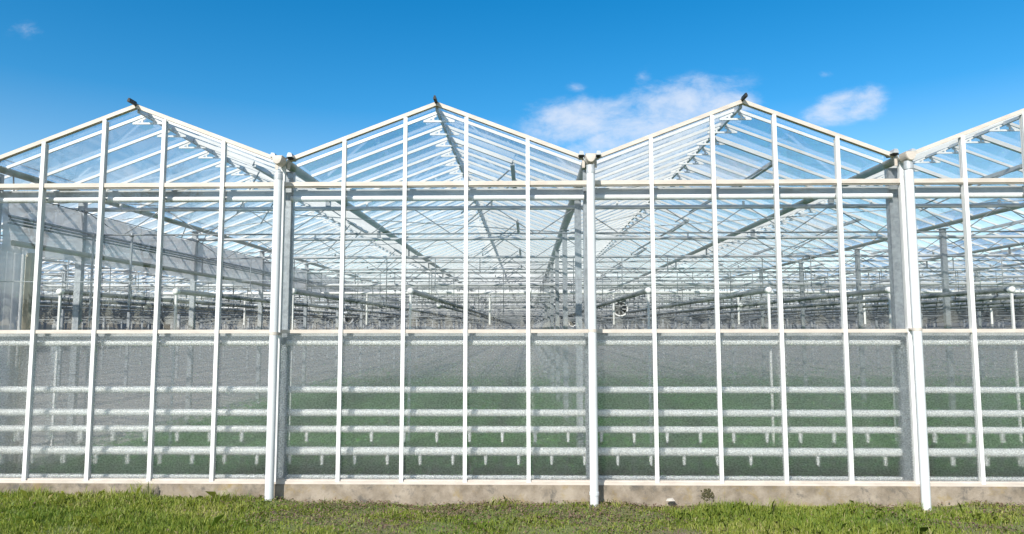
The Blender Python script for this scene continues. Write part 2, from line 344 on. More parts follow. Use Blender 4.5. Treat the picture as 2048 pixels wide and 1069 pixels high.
for b in BX[:-1]:
    near = b in NEAR
    # plinth, sill, rails, inside purlin tubes
    seg = MB().box(b+.002, b+SP-.002, D-.055, D+.06, -.25, ZS-.024)
    if near: part('plinth_beam', seg, 'concrete', G)
    else: far_plinth.v and None; far_plinth.add(seg.v, seg.f)
    sill = MB().box(b+.001, b+SP-.001, D-.045, D+.03, ZS-.0235, ZS+.004).box(b+.001, b+SP-.001, D-.028, D+.03, ZS+.0045, ZS+.018)
    rail = MB().box(b+.001, b+SP-.001, D-.034, D+.02, ZR-.018, ZR+.018)
    eave = MB().box(b+.001, b+SP-.001, D-.034, D+.02, ZE-.022, ZE+.022).box(b+.001, b+SP-.001, D-.022, D+.02, ZE-.034, ZE-.0225)
    l0, l1 = (b+.05, ZG+.0), (b+SP/2, ZT)
    r0, r1 = (b+SP-.05, ZG+.0), (b+SP/2, ZT)
    rk = [MB().bar((l0[0], D-.012, l0[1]), (l1[0]-.004, D-.012, l1[1]-.001), .05, .04), MB().bar((r0[0], D-.012, r0[1]), (r1[0]+.004, D-.012, r1[1]-.001), .05, .04)]
    if near:
        part('sill', sill, 'cream', G); part('middle_rail', rail, 'cream', G); part('eaves_rail', eave, 'cream', G)
        for q in rk: part('rake_bar', q, 'cream', G)
        for z, nm in ((ZE-.135, 'eaves_tube'), (ZR-.12, 'middle_tube')):
            tb = part(nm, MB().tube([(b+.05, D+.085, z), (b+SP-.05, D+.085, z)], .03, 12), 'white', G, True)
            part('backing_plate', MB().box(b+.06, b+SP-.06, D+.105, D+.111, z+.0, z+.105), 'bright', tb)
            for k in range(1, 5): part('tube_bracket', MB().box(b+SW*k-.006, b+SW*k+.006, D+.025, D+.06, z-.01, z+.01), 'galv', tb)
    else:
        for q in (sill, rail, eave, *rk): far_frame.add(q.v, q.f)
    for k in range(0, 5):
        x = b+SW*k; top = roof_z(x)-.03 if k else ZG-.02
        mu = MB().box(x-.0195, x+.0195, D-.046, D-.0345, ZS-.004, top).box(x-.012, x+.012, D-.0345, D+.022, ZS+.019, top-.01)
        if near: part('mullion', mu, 'white', G)
        else: far_white.add(mu.v, mu.f)
        xa, xb = x+.012, x+SW-.012
        p1 = pane_me('', xa, xb, ZS+.018, ZS+.018, ZR-.018, ZR-.018, 0)
        p2 = pane_me('', xa, xb, ZR+.018, ZR+.018, ZE-.034, ZE-.034, 0)
        p3 = pane_me('', xa, xb, ZE+.022, ZE+.022, roof_z(xa)-.02 if k else ZG-.02, roof_z(xb)-.02 if k < 4 else ZG-.02, 0)
        if near:
            p1.m[2] = 1
            part('lower_pane', p1, ['glass_back', 'pattern'], G)
            for q, nm in ((p2, 'middle_pane'), (p3, 'gable_pane')):
                q.m[2] = 1; o = part(nm, q, ['glass_back', 'glass'], G)
        else:
            for q in (p1, p2, p3): far_glass.add([q.v[c] for c in (0, 1, 5, 4)], [(0, 1, 2, 3)])
        if k == 2 and near:   # apex pane needs its peak: small triangle piece
            xr = b+SP/2
            q = MB().add([(xa+.001, D, roof_z(xa)-.021), (xb-.001, D, roof_z(xb)-.021), (xr, D, ZT-.021)], [(0, 1, 2)])
            part('gable_pane', q, 'glass', G)
for mb, nm, mt in ((far_glass, 'outer_pane', 'glass'), (far_frame, 'outer_frame', 'cream'), (far_white, 'outer_mullion', 'white'), (far_plinth, 'outer_plinth', 'concrete')):
    part(nm, mb, mt, G)['kind'] = 'stuff'

# gutters with their end bowls, downpipes
def half_round(r, t, x, z):
    o_ = [(x+r*math.cos(a), z-r*.85*math.sin(a)) for a in np.linspace(0, math.pi, 13)]
    i_ = [(x+(r-t)*math.cos(a), z-(r-t)*.85*math.sin(a)+.001) for a in np.linspace(math.pi, 0, 13)]
    return o_+i_
bowl = MB()
nb = 12
for rr_, yy in ((.0, -.115), (.5, -.1145), (.92, -.113), (1.0, -.10), (1.0, .02)):
    for a in np.linspace(0, math.pi, nb+1): bowl.v.append((.054*rr_*math.cos(a), yy, -.088*rr_*math.sin(a)))
for r_ in range(4):
    for k in range(nb):
        p = r_*(nb+1)+k; bowl.f.append((p, p+1, p+nb+2, p+nb+1)); bowl.m.append(0)
bowl.box(-.054, .054, -.115, .02, -.002, .004)
bowl_me = bowl.mesh('end_bowl', 'cream', False)
tab_me = MB().add([(-.028, -.02, 0), (.03, -.02, .0), (.018, -.02, .038), (-.014, -.02, .042), (-.028, .16, 0), (.03, .16, 0), (.018, .16, .038), (-.014, .16, .042)],
                  [(0, 1, 2, 3), (7, 6, 5, 4), (0, 4, 5, 1), (1, 5, 6, 2), (2, 6, 7, 3), (3, 7, 4, 0)]).mesh('gutter_tab', 'gutter')
dp_me = MB().tube([(0, 0, 0), (0, 0, 3.36)], .0425, 20).mesh('downpipe', 'pvc', True)
neck_me = MB().tube([(0, 0, 0), (0, 0, .035), (0, 0, .06), (0, 0, .085)], [.045, .046, .042, .044], 18, False).mesh('neck', 'gutter', True)
ring_me = MB().tube([(0, 0, 0), (0, 0, .028)], .0475, 20).mesh('pipe_collar', 'pvc', True)
strap_me = MB().tube([(0, 0, 0), (0, 0, .03)], .0455, 20).box(-.02, .02, .04, .12, .004, .026).mesh('pipe_strap', 'cream', True)
YP = 6.955
for n_, b in enumerate(BX):
    z = ZG-.008
    g = part('gutter', MB().ext(half_round(.066, .006, b, z), D-.1, YEND-.02), 'gutter', G, False)
    if -13 < b < 14:
        link('end_bowl', bowl_me, g, (b, D-.12, z+.002))
        for s_ in (-1, 1):
            o = link('gutter_tab', tab_me, g, (b+s_*.088, D-.1, z+.022)); o.scale = (s_, 1, 1) if s_ > 0 else (1, 1, 1)
            part('seal', MB().box(b+s_*.075-.03, b+s_*.075+.03, D-.09, D+.05, z+.008, z+.022), 'black', g)
            part('gutter_bracket', MB().box(b+s_*.062-.014, b+s_*.062+.014, D-.06, D-.05, z-.1, z-.02), 'cream', g)
        zb = float(gz(b, YP))-.03
        d = link('downpipe', dp_me, G, (b, YP, zb)); d.scale.z = (3.335-zb)/3.36
        link('neck', neck_me, d, (b, YP, 3.335)).scale.z = 1/d.scale.z
        link('pipe_strap', strap_me, d, (b, YP, 1.72)).scale.z = 1/d.scale.z
        if n_ in (8, 5, 12): link('pipe_collar', ring_me, d, (b, YP, .13)).scale.z = 1/d.scale.z
        # facade corner column
        part('front_column', MB().box(b-.052, b+.052, D+.12, D+.126, .03, ZG-.09).box(b-.052, b-.046, D+.126, D+.2, .03, ZG-.09).box(b+.046, b+.052, D+.126, D+.2, .03, ZG-.09), 'galv', G)

# ridges, glazing bars, roof panes, collars, vents
far_bar = MB(); far_collar = MB(); far_roof = MB()
xa, za = .06, ZG+.0
xr_, zr_ = SP/2-.012, ZT-.01
barL = MB().bar((xa, 0, za-.005), (xr_, 0, zr_-.005), .02, .032).mesh('glazing_bar', 'alu')
barR = MB().bar((SP-xa, 0, za-.005), (SP-xr_, 0, zr_-.005), .02, .032).mesh('glazing_bar', 'alu')
sl_n = Vector((-(ZT-ZG), 0, SP/2)).normalized()
def pane_slope(s_, n):
    a_ = Vector((.05, 0, ZG+.012)); c_ = Vector((SP/2-.02, 0, ZT+.012))
    if s_ > 0: a_.x = SP-a_.x; c_.x = SP-c_.x
    v = [a_+Vector((0, .01, 0)), a_+Vector((0, n*BAR-.01, 0)), c_+Vector((0, n*BAR-.01, 0)), c_+Vector((0, .01, 0))]
    return v if s_ < 0 else v[::-1]
paneL = MB().add([*pane_slope(-1, 1), *[p+Vector((0, 0, .004)) for p in pane_slope(-1, 1)]], [(0, 1, 2, 3), (7, 6, 5, 4), (0, 4, 5, 1), (1, 5, 6, 2), (2, 6, 7, 3), (3, 7, 4, 0)]).mesh('roof_pane', 'roof_glass')
paneR = MB().add([*pane_slope(1, 1), *[p+Vector((0, 0, .004)) for p in pane_slope(1, 1)]], [(0, 1, 2, 3), (7, 6, 5, 4), (0, 4, 5, 1), (1, 5, 6, 2), (2, 6, 7, 3), (3, 7, 4, 0)]).mesh('roof_pane', 'roof_glass')
col_mb = MB().box(SP/2-.17, SP/2+.17, -.008, .008, ZT-.125, ZT-.105).bar((SP/2-.16, 0, ZT-.112), (SP/2-.03, 0, ZT-.055), .01, .02).bar((SP/2+.16, 0, ZT-.112), (SP/2+.03, 0, ZT-.055), .01, .02).box(SP/2-.075, SP/2-.055, -.006, .006, ZT-.106, ZT-.07).box(SP/2+.055, SP/2+.075, -.006, .006, ZT-.106, ZT-.07)
collar_me = col_mb.mesh('ridge_collar', 'white')
NB = int((YEND-D)/BAR)
vis = [b for b in BX if -6 < b < 5]
wire = MB()
for b in BX[:-1]:
    r = part('ridge_bar', MB().box(b+SP/2-.016, b+SP/2+.016, D+.03, YEND-.03, ZT-.055, ZT+.022), 'gutter', G)
    if b in NEAR:
        part('ridge_end', MB().box(b+SP/2-.014, b+SP/2+.014, D-.17, D+.029, ZT+.004, ZT+.026).box(b+SP/2-.009, b+SP/2+.009, D-.165, D-.03, ZT+.0265, ZT+.044), 'black', r)
    for k in range(NB):
        y = D+.22+BAR*k
        for s_, me in ((-1, barL), (1, barR)):
            if b in vis and k < 34: link('glazing_bar', me, G, (b, y, 0))
            else: far_bar.add([(v.co.x+b, y+v.co.y, v.co.z) for v in me.vertices], [tuple(p.vertices) for p in me.polygons])
        if b in vis and k < 34:
            for me in (paneL, paneR):
                o = link('roof_pane', me, G, (b, y, 0))
        if k < 70 and (b in vis and k < 34): link('ridge_collar', collar_me, G, (b, y, 0))
        elif k < 70: far_collar.box(b+SP/2-.17, b+SP/2+.17, y-.008, y+.008, ZT-.125, ZT-.105)
    k0 = 34 if b in vis else 0
    for s_ in (-1, 1):
        far_roof.add([p+Vector((b, D+.22+BAR*k0, 0)) for p in pane_slope(s_, NB-k0)], [(0, 1, 2, 3)])
        if b in vis: far_roof.add([p+Vector((b, D+.22-BAR*.42, 0)) for p in pane_slope(s_, .4)], [(0, 1, 2, 3)])
for mb, nm, mt in ((far_bar, 'far_glazing_bar', 'alu'), (far_collar, 'far_ridge_collar', 'white'), (far_roof, 'far_roof_pane', 'far_roof_glass')):
    part(nm, mb, mt, G)['kind'] = 'stuff'
# roof vents on the right-hand slopes
def on_slope(t, off=0.0):   # right slope, t=0 ridge .. 1 gutter
    x = SP/2+t*(SP/2-.05); z = ZT-t*(ZT-ZG)+off; return x, z
LV = BAR*3
vent_mb = MB(); x0_, z0_ = on_slope(.02, -.02); x1_, z1_ = on_slope(.5, -.02)
vent_mb.bar((x1_, 0, z1_-.02), (x1_, LV, z1_-.02), .05, .05); v_lo = vent_mb.mesh('vent_sill', 'gutter')
v_sd = MB().bar((x0_, 0, z0_), (x1_, 0, z1_), .045, .05).mesh('vent_side', 'alu')
v_rod = MB().tube([(x1_-.05, .3, z1_-.04), (x1_-.75, 1.3, z1_-.42)], .01, 6).tube([(x1_-.05, 1.2, z1_-.04), (x1_-.75, 2.2, z1_-.42)], .01, 6).mesh('push_rod', 'galv')
for b in NEAR:
    for y in [D+.22+BAR*(2+9*q) for q in range(5)]:
        vt = link('roof_vent', v_lo, G, (b, y, 0))
        link('vent_side', v_sd, vt, (b, y, 0)); link('vent_side', v_sd, vt, (b, y+LV, 0)); link('push_rod', v_rod, vt, (b, y, 0))

# columns and lattice girders (every second gutter line)
ROWX = [b for q, b in enumerate(BX) if abs(((b-.654)/6.4) - round((b-.654)/6.4)) < .01]
col_me = MB().box(-.04, .04, -.03, -.024, .03, ZG-.09).box(-.04, -.034, -.024, .04, .03, ZG-.09).box(.034, .04, -.024, .04, .03, ZG-.09).box(-.07, .07, -.05, .05, ZG-.1, ZG-.085).mesh('column', 'galv')
ZTC, ZBC = 3.285, 2.955
NW = 12; stp = 6.4/NW
tc_mb = MB().tube([(.04, 0, ZTC), (6.36, 0, ZTC)], .027, 8); tc_me = tc_mb.mesh('top_chord', 'bright', True)
bc_mb = MB().tube([(.04, 0, ZBC), (6.36, 0, ZBC)], .011, 6); bc_me = bc_mb.mesh('bottom_chord', 'steel', True)
wbs = []
for k in range(NW):
    x = k*stp; a_, b_ = (ZTC, ZBC) if k % 2 == 0 else (ZBC, ZTC)
    wbs.append(MB().tube([(x+.02, 0, a_-.0), (x+stp-.02, 0, b_)], .0065, 5))
wb_me = [m.mesh('web_rod', 'steel', True) for m in wbs]
clip_me = MB().box(-.012, .012, -.012, .012, ZTC+.02, ZTC+.075).mesh('clip', 'white')
whole = MB()
for m in (tc_mb, bc_mb, *wbs): o_ = len(whole.f); whole.add(m.v, m.f, 0 if m is tc_mb else 1)
for x in (1.6, 3.2, 4.8): whole.box(x-.014, x+.014, -.014, .014, ZTC+.02, ZG-.06 if x == 3.2 else ZTC+.08, 1)
whole.tube([(.04, .06, 3.18), (6.36, .06, 3.18)], .016, 6, mi=0).tube([(.04, -.05, 2.62), (6.36, -.05, 2.62)], .009, 5, mi=1).tube([(.04, .4, 2.44), (6.36, .4, 2.44)], .014, 5, mi=0)
for x in np.arange(.5, 6.3, .8): whole.tube([(x, .02, ZBC), (x, .02, 2.2+.25*(int(x*10) % 3))], .007, 4, False, 1)
gir_me = whole.mesh('lattice_girder', ['bright', 'steel'], True)
for q, y in enumerate(COLY):
    for x in ROWX:
        link('column', col_me, G, (x, y, 0))
        if x > ROWX[-1]-1: continue
        if q < 2 and -13 < x < 8:
            g = link('lattice_girder', tc_me, G, (x, y, 0)); link('bottom_chord', bc_me, g, (x, y, 0))
            for m in wb_me: link('web_rod', m, g, (x, y, 0))
            for c in (.5, 2.1, 3.7, 5.3): link('clip', clip_me, g, (x+c, y, 0))
            part('gutter_post', MB().box(x+3.2-.03, x+3.2+.03, y-.02, y+.02, ZTC+.028, ZG-.09), 'galv', g)
        else: link('lattice_girder', gir_me, G, (x, y, 0))
for k in range(6):
    for b in (-5.746, .654, -12.146, 7.054):
        y0 = COLY[k]; s_ = 1 if (k+int(b)) % 2 else -1; x0_b, x1_b = (b+.1, b+6.3) if s_ > 0 else (b+6.3, b+.1)
        part('brace_rod', MB().tube([(x0_b, y0, ZG-.12), (x1_b, y0+3.05, ZG-.12)], .007, 5), 'galv', G)
        for e in (0, 3.2): part('brace_rod', MB().tube([(b+e+.1, y0+.1, ZG-.05), (b+e+1.55, y0+1.5, ZT-.16)], .008, 5), 'alu', G)
# far end wall and side walls
ew = MB().box(BX[0], BX[-1], YEND, YEND+.04, -.05, ZG); MAT['panel'] = simple('grey_wall_panel', (.22, .25, .28), (.17, .19, .22), .6, scale=1); part('end_wall_panel', ew, 'panel', G)
ef = MB()
for b in BX:
    ef.box(b-.04, b+.04, YEND-.09, YEND-.01, 0, ZG-.1)
    if b != BX[-1]:
        for k in range(1, 5): ef.box(b+SW*k-.02, b+SW*k+.02, YEND-.05, YEND-.005, 2.1, roof_z(b+SW*k)-.03)
ef.box(BX[0], BX[-1], YEND-.06, YEND-.001, 2.08, 2.16)
part('end_wall_frame', ef, 'bright', G)['kind'] = 'stuff'
for x in (BX[0], BX[-1]):
    part('side_wall_pane', MB().box(x-.02+(.14 if x < 0 else -.14), x+.02+(.14 if x < 0 else -.14), D+.17, YEND-.1, .03, ZG-.12), 'panel', G)
# thin tensioned wire behind the front glass
part('tension_wire', MB().tube([(x, D+.2, 2.262-.012*math.sin((x+20)*.9)) for x in np.linspace(-13, 13, 27)], .005, 5), 'galv', G)

# ------------------------------------------------------------------ wall heating pipes behind the front glass
YW = 7.30
def zpx(y, Y): return pix(1053, y, Y).z
WPX = (-12.0, 13.3)
out_me = MB().tube([(0, 0, 0), (0, 0, -.055), (0, .0, -.10)], [.019, .017, .012], 8).mesh('outlet', 'white', True)
drip_me = {n: MB().tube([(0, .01, -.09), (.008, .02, -.22), (-.012, .03, -.34), (.004, .03, -.50)], .0065, 5).mesh('drip_tube', 'drip', True) for n in (0,)}
lbl = ['top wall heating pipe, just below the middle of the patterned glass', 'second wall heating pipe from the top behind patterned glass', 'third wall heating pipe, upper one with short outlets', 'fourth and thickest wall heating pipe, lower one with outlets', 'lowest white pipe running just above the sill behind glass']
stub0 = pix(614, 875, YW).x; stub1 = pix(645, 920, YW).x; STP = .3395
for q, (py, r_) in enumerate(((780, .034), (826, .036), (859, .034), (903, .043), (955, .022))):
    z = zpx(py, YW)
    t = thing('wall_pipe', lbl[q], 'pipe', (WPX[0], YW, z), 'white pipes along the front wall')
    part('tube', MB().tube([(WPX[0], YW, z), (WPX[1], YW, z)], r_, 14), 'white', t, True)
    for b in BX:
        if WPX[0] < b < WPX[1]: part('bracket', MB().box(b-.02, b+.02, YW-.0, YW+.012, z-r_-.02, z+r_+.02), 'galv', t)
    if q in (2, 3):
        s0 = (stub0, stub1)[q-2]; k0 = math.ceil((WPX[0]+.1-s0)/STP); x = s0+k0*STP
        while x < WPX[1]-.1:
            o = link('outlet', out_me, t, (x, YW-.0, z-r_*.8))
            if q == 2: link('drip_tube', drip_me[0], o, (x, YW+.035, z-r_))
            x += STP

# ------------------------------------------------------------------ overhead pipes running into the depth
YO, ZO, RO = 9.28, 2.255, .036
pk = range(-24, 24)
L = YEND-.4-YO
opipe_me = MB().tube([(0, 0, 0), (0, L, 0)], RO, 12).mesh('tube', 'steel', True)
cap_me = MB().tube([(0, -.02, 0), (0, -.018, 0), (0, .0, 0), (0, .05, 0)], [.02, .038, .041, .041], 14).mesh('end_cap', 'white', True)
post_me = MB().box(-.014, .014, .004, .03, -ZO+.03, -.03).mesh('post', 'white')
def hook_mb(y):
    h = ZBC-ZO
    m = MB().tube([(0, y, h), (0, y, .16), (.02, y, .12), (.055, y, .06), (.06, y, 0), (.03, y, -.045), (-.01, y, -.05)], .0085, 6)
    return m
hook_me = hook_mb(0).mesh('hook', 'galv', True)
drops = MB()
yy = .3
while yy < 34:
    drops.box(-.006, .006, yy-.006, yy+.006, -.085, -.03); yy += .46
drop_me = drops.mesh('nozzle', 'dark')
farhook = MB()
for q in range(6, 20): farhook.add(hook_mb(COLY[q]-YO).v, hook_mb(0).f)
farhook_me = farhook.mesh('hook', 'galv', True)
ordn = ['first', 'second', 'third', 'fourth', 'fifth', 'sixth', 'seventh', 'eighth', 'ninth']
for k in pk:
    x = .03+1.595*k
    if -4 <= k <= 4: lb, gp = 'grey overhead pipe with white end cap, the %s cap from the left' % ordn[k+4], 'overhead pipes with white end caps'
    elif k < 0: lb, gp = 'plain grey overhead pipe deep in the left part behind the film curtain', 'overhead pipes deep in the left part'
    else: lb, gp = 'plain grey overhead pipe deep in the right part beyond the last end cap', 'overhead pipes deep in the right part'
    t = thing('overhead_pipe', lb, 'pipe', (x, YO, ZO), gp)
    link('tube', opipe_me, t, (x, YO, ZO))
    if abs(k) < 9: link('end_cap', cap_me, t, (x, YO, ZO)); link('post', post_me, t, (x, YO, ZO)); link('nozzle', drop_me, t, (x, YO, ZO))['kind'] = 'stuff'
    for q in range(1, 6): link('hook', hook_me, t, (x, COLY[q], ZO))
    if abs(k) < 14: link('hook', farhook_me, t, (x, YO, ZO))['kind'] = 'stuff'
# short spur pipes that start farther in
for q, (x, lb) in enumerate(((-8.25, 'short spur pipe with white end ball seen under the film curtain'), (-1.88, 'short spur pipe with white end ball left of the centre line'), (4.53, 'short spur pipe with white end ball right of the fan'))):
    t = thing('spur_pipe', lb, 'pipe', (x, 14.8, 2.24), 'short spur pipes')
    part('tube', MB().tube([(x, 14.8, 2.24), (x, 44, 2.24)], .03, 10), 'steel', t, True)
    part('end_ball', MB().tube([(x, 14.75, 2.24), (x, 14.76, 2.24), (x, 14.8, 2.24), (x, 14.85, 2.24)], [.02, .042, .05, .045], 12), 'white', t, True)
# cross pipes
def crosspipe(Y, z, r, m, lb, x0=-36, x1=37, drop=None, gp=None, cat='pipe'):
    t = thing('cross_pipe', lb, cat, (x0, Y, z), gp)
    part('tube', MB().tube([(x0, Y, z), (x1, Y, z)], r, 10), m, t, True)
    if drop:
        x = drop[0]
        while x < x1:
            if x > x0: part('dropper', MB().tube([(x, Y, z), (x, Y, z-drop[2])], .027, 8), 'white', t, True)
            x += drop[1]
crosspipe(8.62, 3.385, .02, 'bright', 'thin pale tube just above the top chord of the front girder', -12, 13)
crosspipe(17.86, zpx(570, 17.86), .044, 'bright', 'thick pale cross pipe, highest one above the caps')
crosspipe(17.95, zpx(586, 17.95), .035, 'white', 'white cross pipe with hanging droppers below the thickest one', -9.6, 37, (pix(734, 600, 17.95).x-9.6, 3.2, .82))
for q, y in enumerate((24.1, 30.2, 36.3, 42.4, 48.5, 54.6, 60.7)):
    crosspipe(y, 2.48 + .06*(q % 2), .036, 'bright', 'upper pale cross pipe far back, the %s of seven receding ones' % ordn[q], gp='far cross pipes')
    crosspipe(y+2.8, 2.2, .03, 'steel', 'lower thin cross pipe far back, the %s of seven receding ones' % ordn[q], gp='far cross pipes')
# ------------------------------------------------------------------ circulation fans
def fan(x, y, z, rz, lb):
    t = thing('circulation_fan', lb, 'fan', (x, y, z)); r_ = .25
    ring = MB()
    n = 24; prof = [(r_*.84, -.09), (r_, -.1), (r_, .1), (r_*.84, .09)]
    for k in range(n):
        a = 2*math.pi*k/n
        for rr_, d in prof: ring.v.append((rr_*math.cos(a), d, rr_*math.sin(a)))
    for k in range(n):
        for p in range(4):
            ring.f.append((k*4+p, k*4+(p+1) % 4, ((k+1) % n)*4+(p+1) % 4, ((k+1) % n)*4+p)); ring.m.append(0)
    def lp(nm, mb, m, par, sm=False):
        o = link(nm, mb.mesh(nm, m, sm), None); o.parent = par; return o
    lp('housing', ring, 'white', t)
    lp('hub', MB().tube([(0, -.07, 0), (0, .08, 0)], .05, 12), 'dark', t, True)
    lp('fan_shade_disc', MB().tube([(0, .085, 0), (0, .09, 0)], r_*.86, 24), 'black', t)  # black disc standing in for the shade inside the fan tunnel
    for k in range(7):
        a = 2*math.pi*k/7; c, s_ = math.cos(a), math.sin(a)
        v = []
        for rr_, wd, tw in ((.045, .02, .02), (.19, .036, .03)):
            for e in (-1, 1):
                for th in (-.003, .003):
                    px, pz = rr_, e*wd; v.append((px*c-pz*s_, e*tw+th, px*s_+pz*c))
        lp('blade', MB().add(v, [(0, 2, 6, 4), (1, 5, 7, 3), (0, 4, 5, 1), (2, 3, 7, 6), (4, 6, 7, 5), (0, 1, 3, 2)]), 'bright', t)
    for k in range(8):
        a = math.pi*k/8; c, s_ = math.cos(a)*.22, math.sin(a)*.22
        lp('guard_wire', MB().tube([(-c, -.095, -s_), (c, -.095, s_)], .003, 4), 'dark', t)
    lp('hanger', MB().tube([(0, 0, r_), (0, 0, 3.0-z)], .008, 6), 'steel', t)
    t.rotation_euler.z = rz
p = pix(1240, 618, 22.6); fan(p.x, 22.6, p.z, 0, 'round white ventilation fan right of the central downpipe')
p = pix(1145, 646, 46); fan(p.x, 46, p.z, 0, 'small far fan seen between columns left of the central downpipe')
p = pix(695, 636, 29); fan(p.x, 29, p.z, R(55), 'small fan turned sideways low in the second bay')

# ------------------------------------------------------------------ film curtain along the left column line
XC = -5.69
t = thing('film_curtain', 'rolled up white film curtain sloping away along the left column line', 'curtain', (XC, 7.5, 2.7))
n = 160; yv = np.linspace(7.35, 31, n)
sheet = MB()
for y in yv:
    for z in (3.24, 3.1, 2.98, 2.86, 2.72, 2.60):
        sheet.v.append((XC-.03+.018*math.sin(y*5.1+z*3)+.012*math.sin(y*13+z*7), y, z))
for a in range(n-1):
    for c in range(5): sheet.f.append((a*6+c, a*6+c+1, a*6+c+7, a*6+c+6)); sheet.m.append(0)
part('sheet', sheet, 'film', t, True)
part('roller', MB().tube([(XC, 7.5, 2.70), (XC, 31, 2.70)], .032, 12), 'beige', t, True)
for dz_, dxx, r_ in ((2.985, .02, .018), (2.945, .03, .014), (2.91, .015, .012)):
    part('guide_rail', MB().tube([(XC+dxx, 7.4, dz_), (XC+dxx, 31, dz_)], r_, 8), 'galv', t, True)
part('top_wire', MB().tube([(XC, 7.35, 3.245), (XC, 31, 3.245)], .006, 5), 'dark', t)
t2 = thing('hanging_sheet', 'floor length white plastic sheet at the far left behind glass', 'sheet', (XC, 7.5, .03))
sh = MB(); n = 14
for a in range(n):
    y = 7.3+.42*a/(n-1)
    for z in (.04, 1.2, 2.2, 2.68): sh.v.append((XC-.05+.025*math.sin(a*1.7), y, z))
for a in range(n-1):
    for c in range(3): sh.f.append((a*4+c, a*4+c+1, a*4+c+5, a*4+c+4)); sh.m.append(0)
part('plastic', sh, 'film', t2, True)
part('hem_strip', MB().box(XC-.06, XC-.03, 7.725, 7.75, .04, 2.6), 'white', t2)
part('support_post', MB().box(XC-.05, XC+.02, 7.78, 7.86, .03, 2.62), 'beige', t2)
for q, (xq, lb) in enumerate(((-6.3, 'thin steel rod hanging from the girder beside the plastic sheet'), (-5.58, 'thin steel rod beside the leftmost galvanised column'), (-5.08, 'thin short rod in front of the film curtain'))):
    tag(part('hanging_rod', MB().tube([(xq, 8.75, 2.98), (xq, 8.75, .03 if q < 2 else 2.0)], .014, 8).box(xq-.018, xq+.018, 8.73, 8.77, 2.93, 2.98), 'galv', None, True), lb, 'rod', 'rods hanging from the front girder')
hr = MB()
for q, y in enumerate(COLY[1:8]):
    for x in np.arange(-15.2, 15, 1.6): hr.tube([(x+.3*(q % 2), y, ZBC), (x+.3*(q % 2), y, 2.1+.3*((int(x*5)+q) % 3))], .008, 5, False)
part('hanging_rod', hr, 'steel', G)['kind'] = 'stuff'

# ------------------------------------------------------------------ crop in the greenhouse
def leaves(P, size, tone, up=.6):
    n = len(P); az = rng.uniform(0, 2*np.pi, n); el = rng.uniform(.1, 1.0, n)*up
    d = np.stack([np.cos(az)*np.cos(el), np.sin(az)*np.cos(el), np.sin(el)], -1)
    s = np.stack([-np.sin(az), np.cos(az), np.zeros(n)], -1)*size[:, None]*.32
    e = d*size[:, None]
    v = np.stack([P, P+e*.5+s, P+e-np.array([0, 0, .15])*size[:, None], P+e*.5-s], 1).reshape(-1, 3)
    f = np.arange(4*n).reshape(n, 4); return v, f, np.repeat(tone, 4)
nC = 170000
yc = 7.5+np.where(rng.random(nC) < .8, (rng.random(nC)**1.6)*14, np.abs(rng.normal(0, 11, nC))); xc = rng.uniform(-5.85, 24, nC)*np.clip(.35+yc/40, 0, 1); xc = np.where(xc < -5.85, -5.85+rng.random(nC), xc)
xc = np.where(rng.random(nC) < .3, rng.uniform(-5.85, 9, nC), xc)
zc = .12+.16*rng.random(nC)**.7
vv, ff, tt = leaves(np.stack([xc, yc, zc], -1), rng.uniform(.03, .065, nC)*(1+yc/20), rng.uniform(.3, .7, nC))
tag(link('crop', np_mesh('crop', vv, ff, 'crop', tt)), 'low green crop growing in dense rows inside the greenhouse', 'crop', kind='stuff')
MAT['bed'] = simple('crop_bed', (.04, .16, .02), (.07, .22, .03), .9, scale=12, bump=.8)
tag(part('crop_bed', MB().box(-5.85, 36, 7.5, 19, .031, .10), 'bed'), None, kind='structure')

# ------------------------------------------------------------------ grass, weeds
def noise2(x, y):
    return (np.sin(x*1.7+y*2.3+.5)+np.sin(x*3.9-y*3.1+1.7)+np.sin(x*.8+y*5.3)+np.sin(x*7.3+y*1.9+2.2)*.6)/3.6
def bladeset(P, h, wd, tone):
    n = len(P); az = rng.uniform(0, 2*np.pi, n); lean = rng.uniform(.15, 1.0, n)
    d = np.stack([np.cos(az), np.sin(az), np.zeros(n)], -1)
    fa = rng.uniform(0, 2*np.pi, n); s = np.stack([np.cos(fa), np.sin(fa), np.zeros(n)], -1)*wd[:, None]
    zv = np.array([0, 0, 1.0])
    m = P+zv*(h*.6)[:, None]+d*(h*lean*.25)[:, None]
    t = P+zv*(h*(1-.35*lean))[:, None]+d*(h*lean*.85)[:, None]
    v = np.stack([P-s, P+s, m+s*.8, t, m-s*.8], 1).reshape(-1, 3)
    f = np.arange(5*n).reshape(n, 5); return v, f, np.repeat(tone, 5)
def xpx(px, Y=6.9): return pix(px, 1000, Y).x
nG = 260000
gx_ = np.where(rng.random(nG) < .82, rng.uniform(-6.3, 6.3, nG), rng.uniform(-12, 12, nG)); gy_ = np.where(rng.random(nG) < .85, rng.uniform(5.6, 7.04, nG), rng.uniform(2.5, 7.04, nG))
lush = .45+.75*noise2(gx_*1.3, gy_*1.9)+.45*(1-sstep(-2.9, -2.0, gx_))+.55*sstep(1.2, 1.9, gx_)*(1-sstep(3.0, 3.7, gx_))-.25*sstep(-2.6, -1.8, gx_)*(1-sstep(1.0, 1.6, gx_))-.30*sstep(6.5, 6.95, gy_)*sstep(-2.9, -2.2, gx_)
clump = noise2(gx_*4.3, gy_*5.1)*.5+.5
keep = rng.random(nG) < np.clip(lush*.95+.2, .32, 1)*(.4+.6*clump)
gx_, gy_, lush, clump = gx_[keep], gy_[keep], lush[keep], clump[keep]; n = len(gx_)
hh = (.018+.055*np.clip(lush, 0, 1.2)*rng.random(n)+.022*clump)*(.6+.7*rng.random(n))
hh *= np.where(rng.random(n) < .03, 1.7, 1)
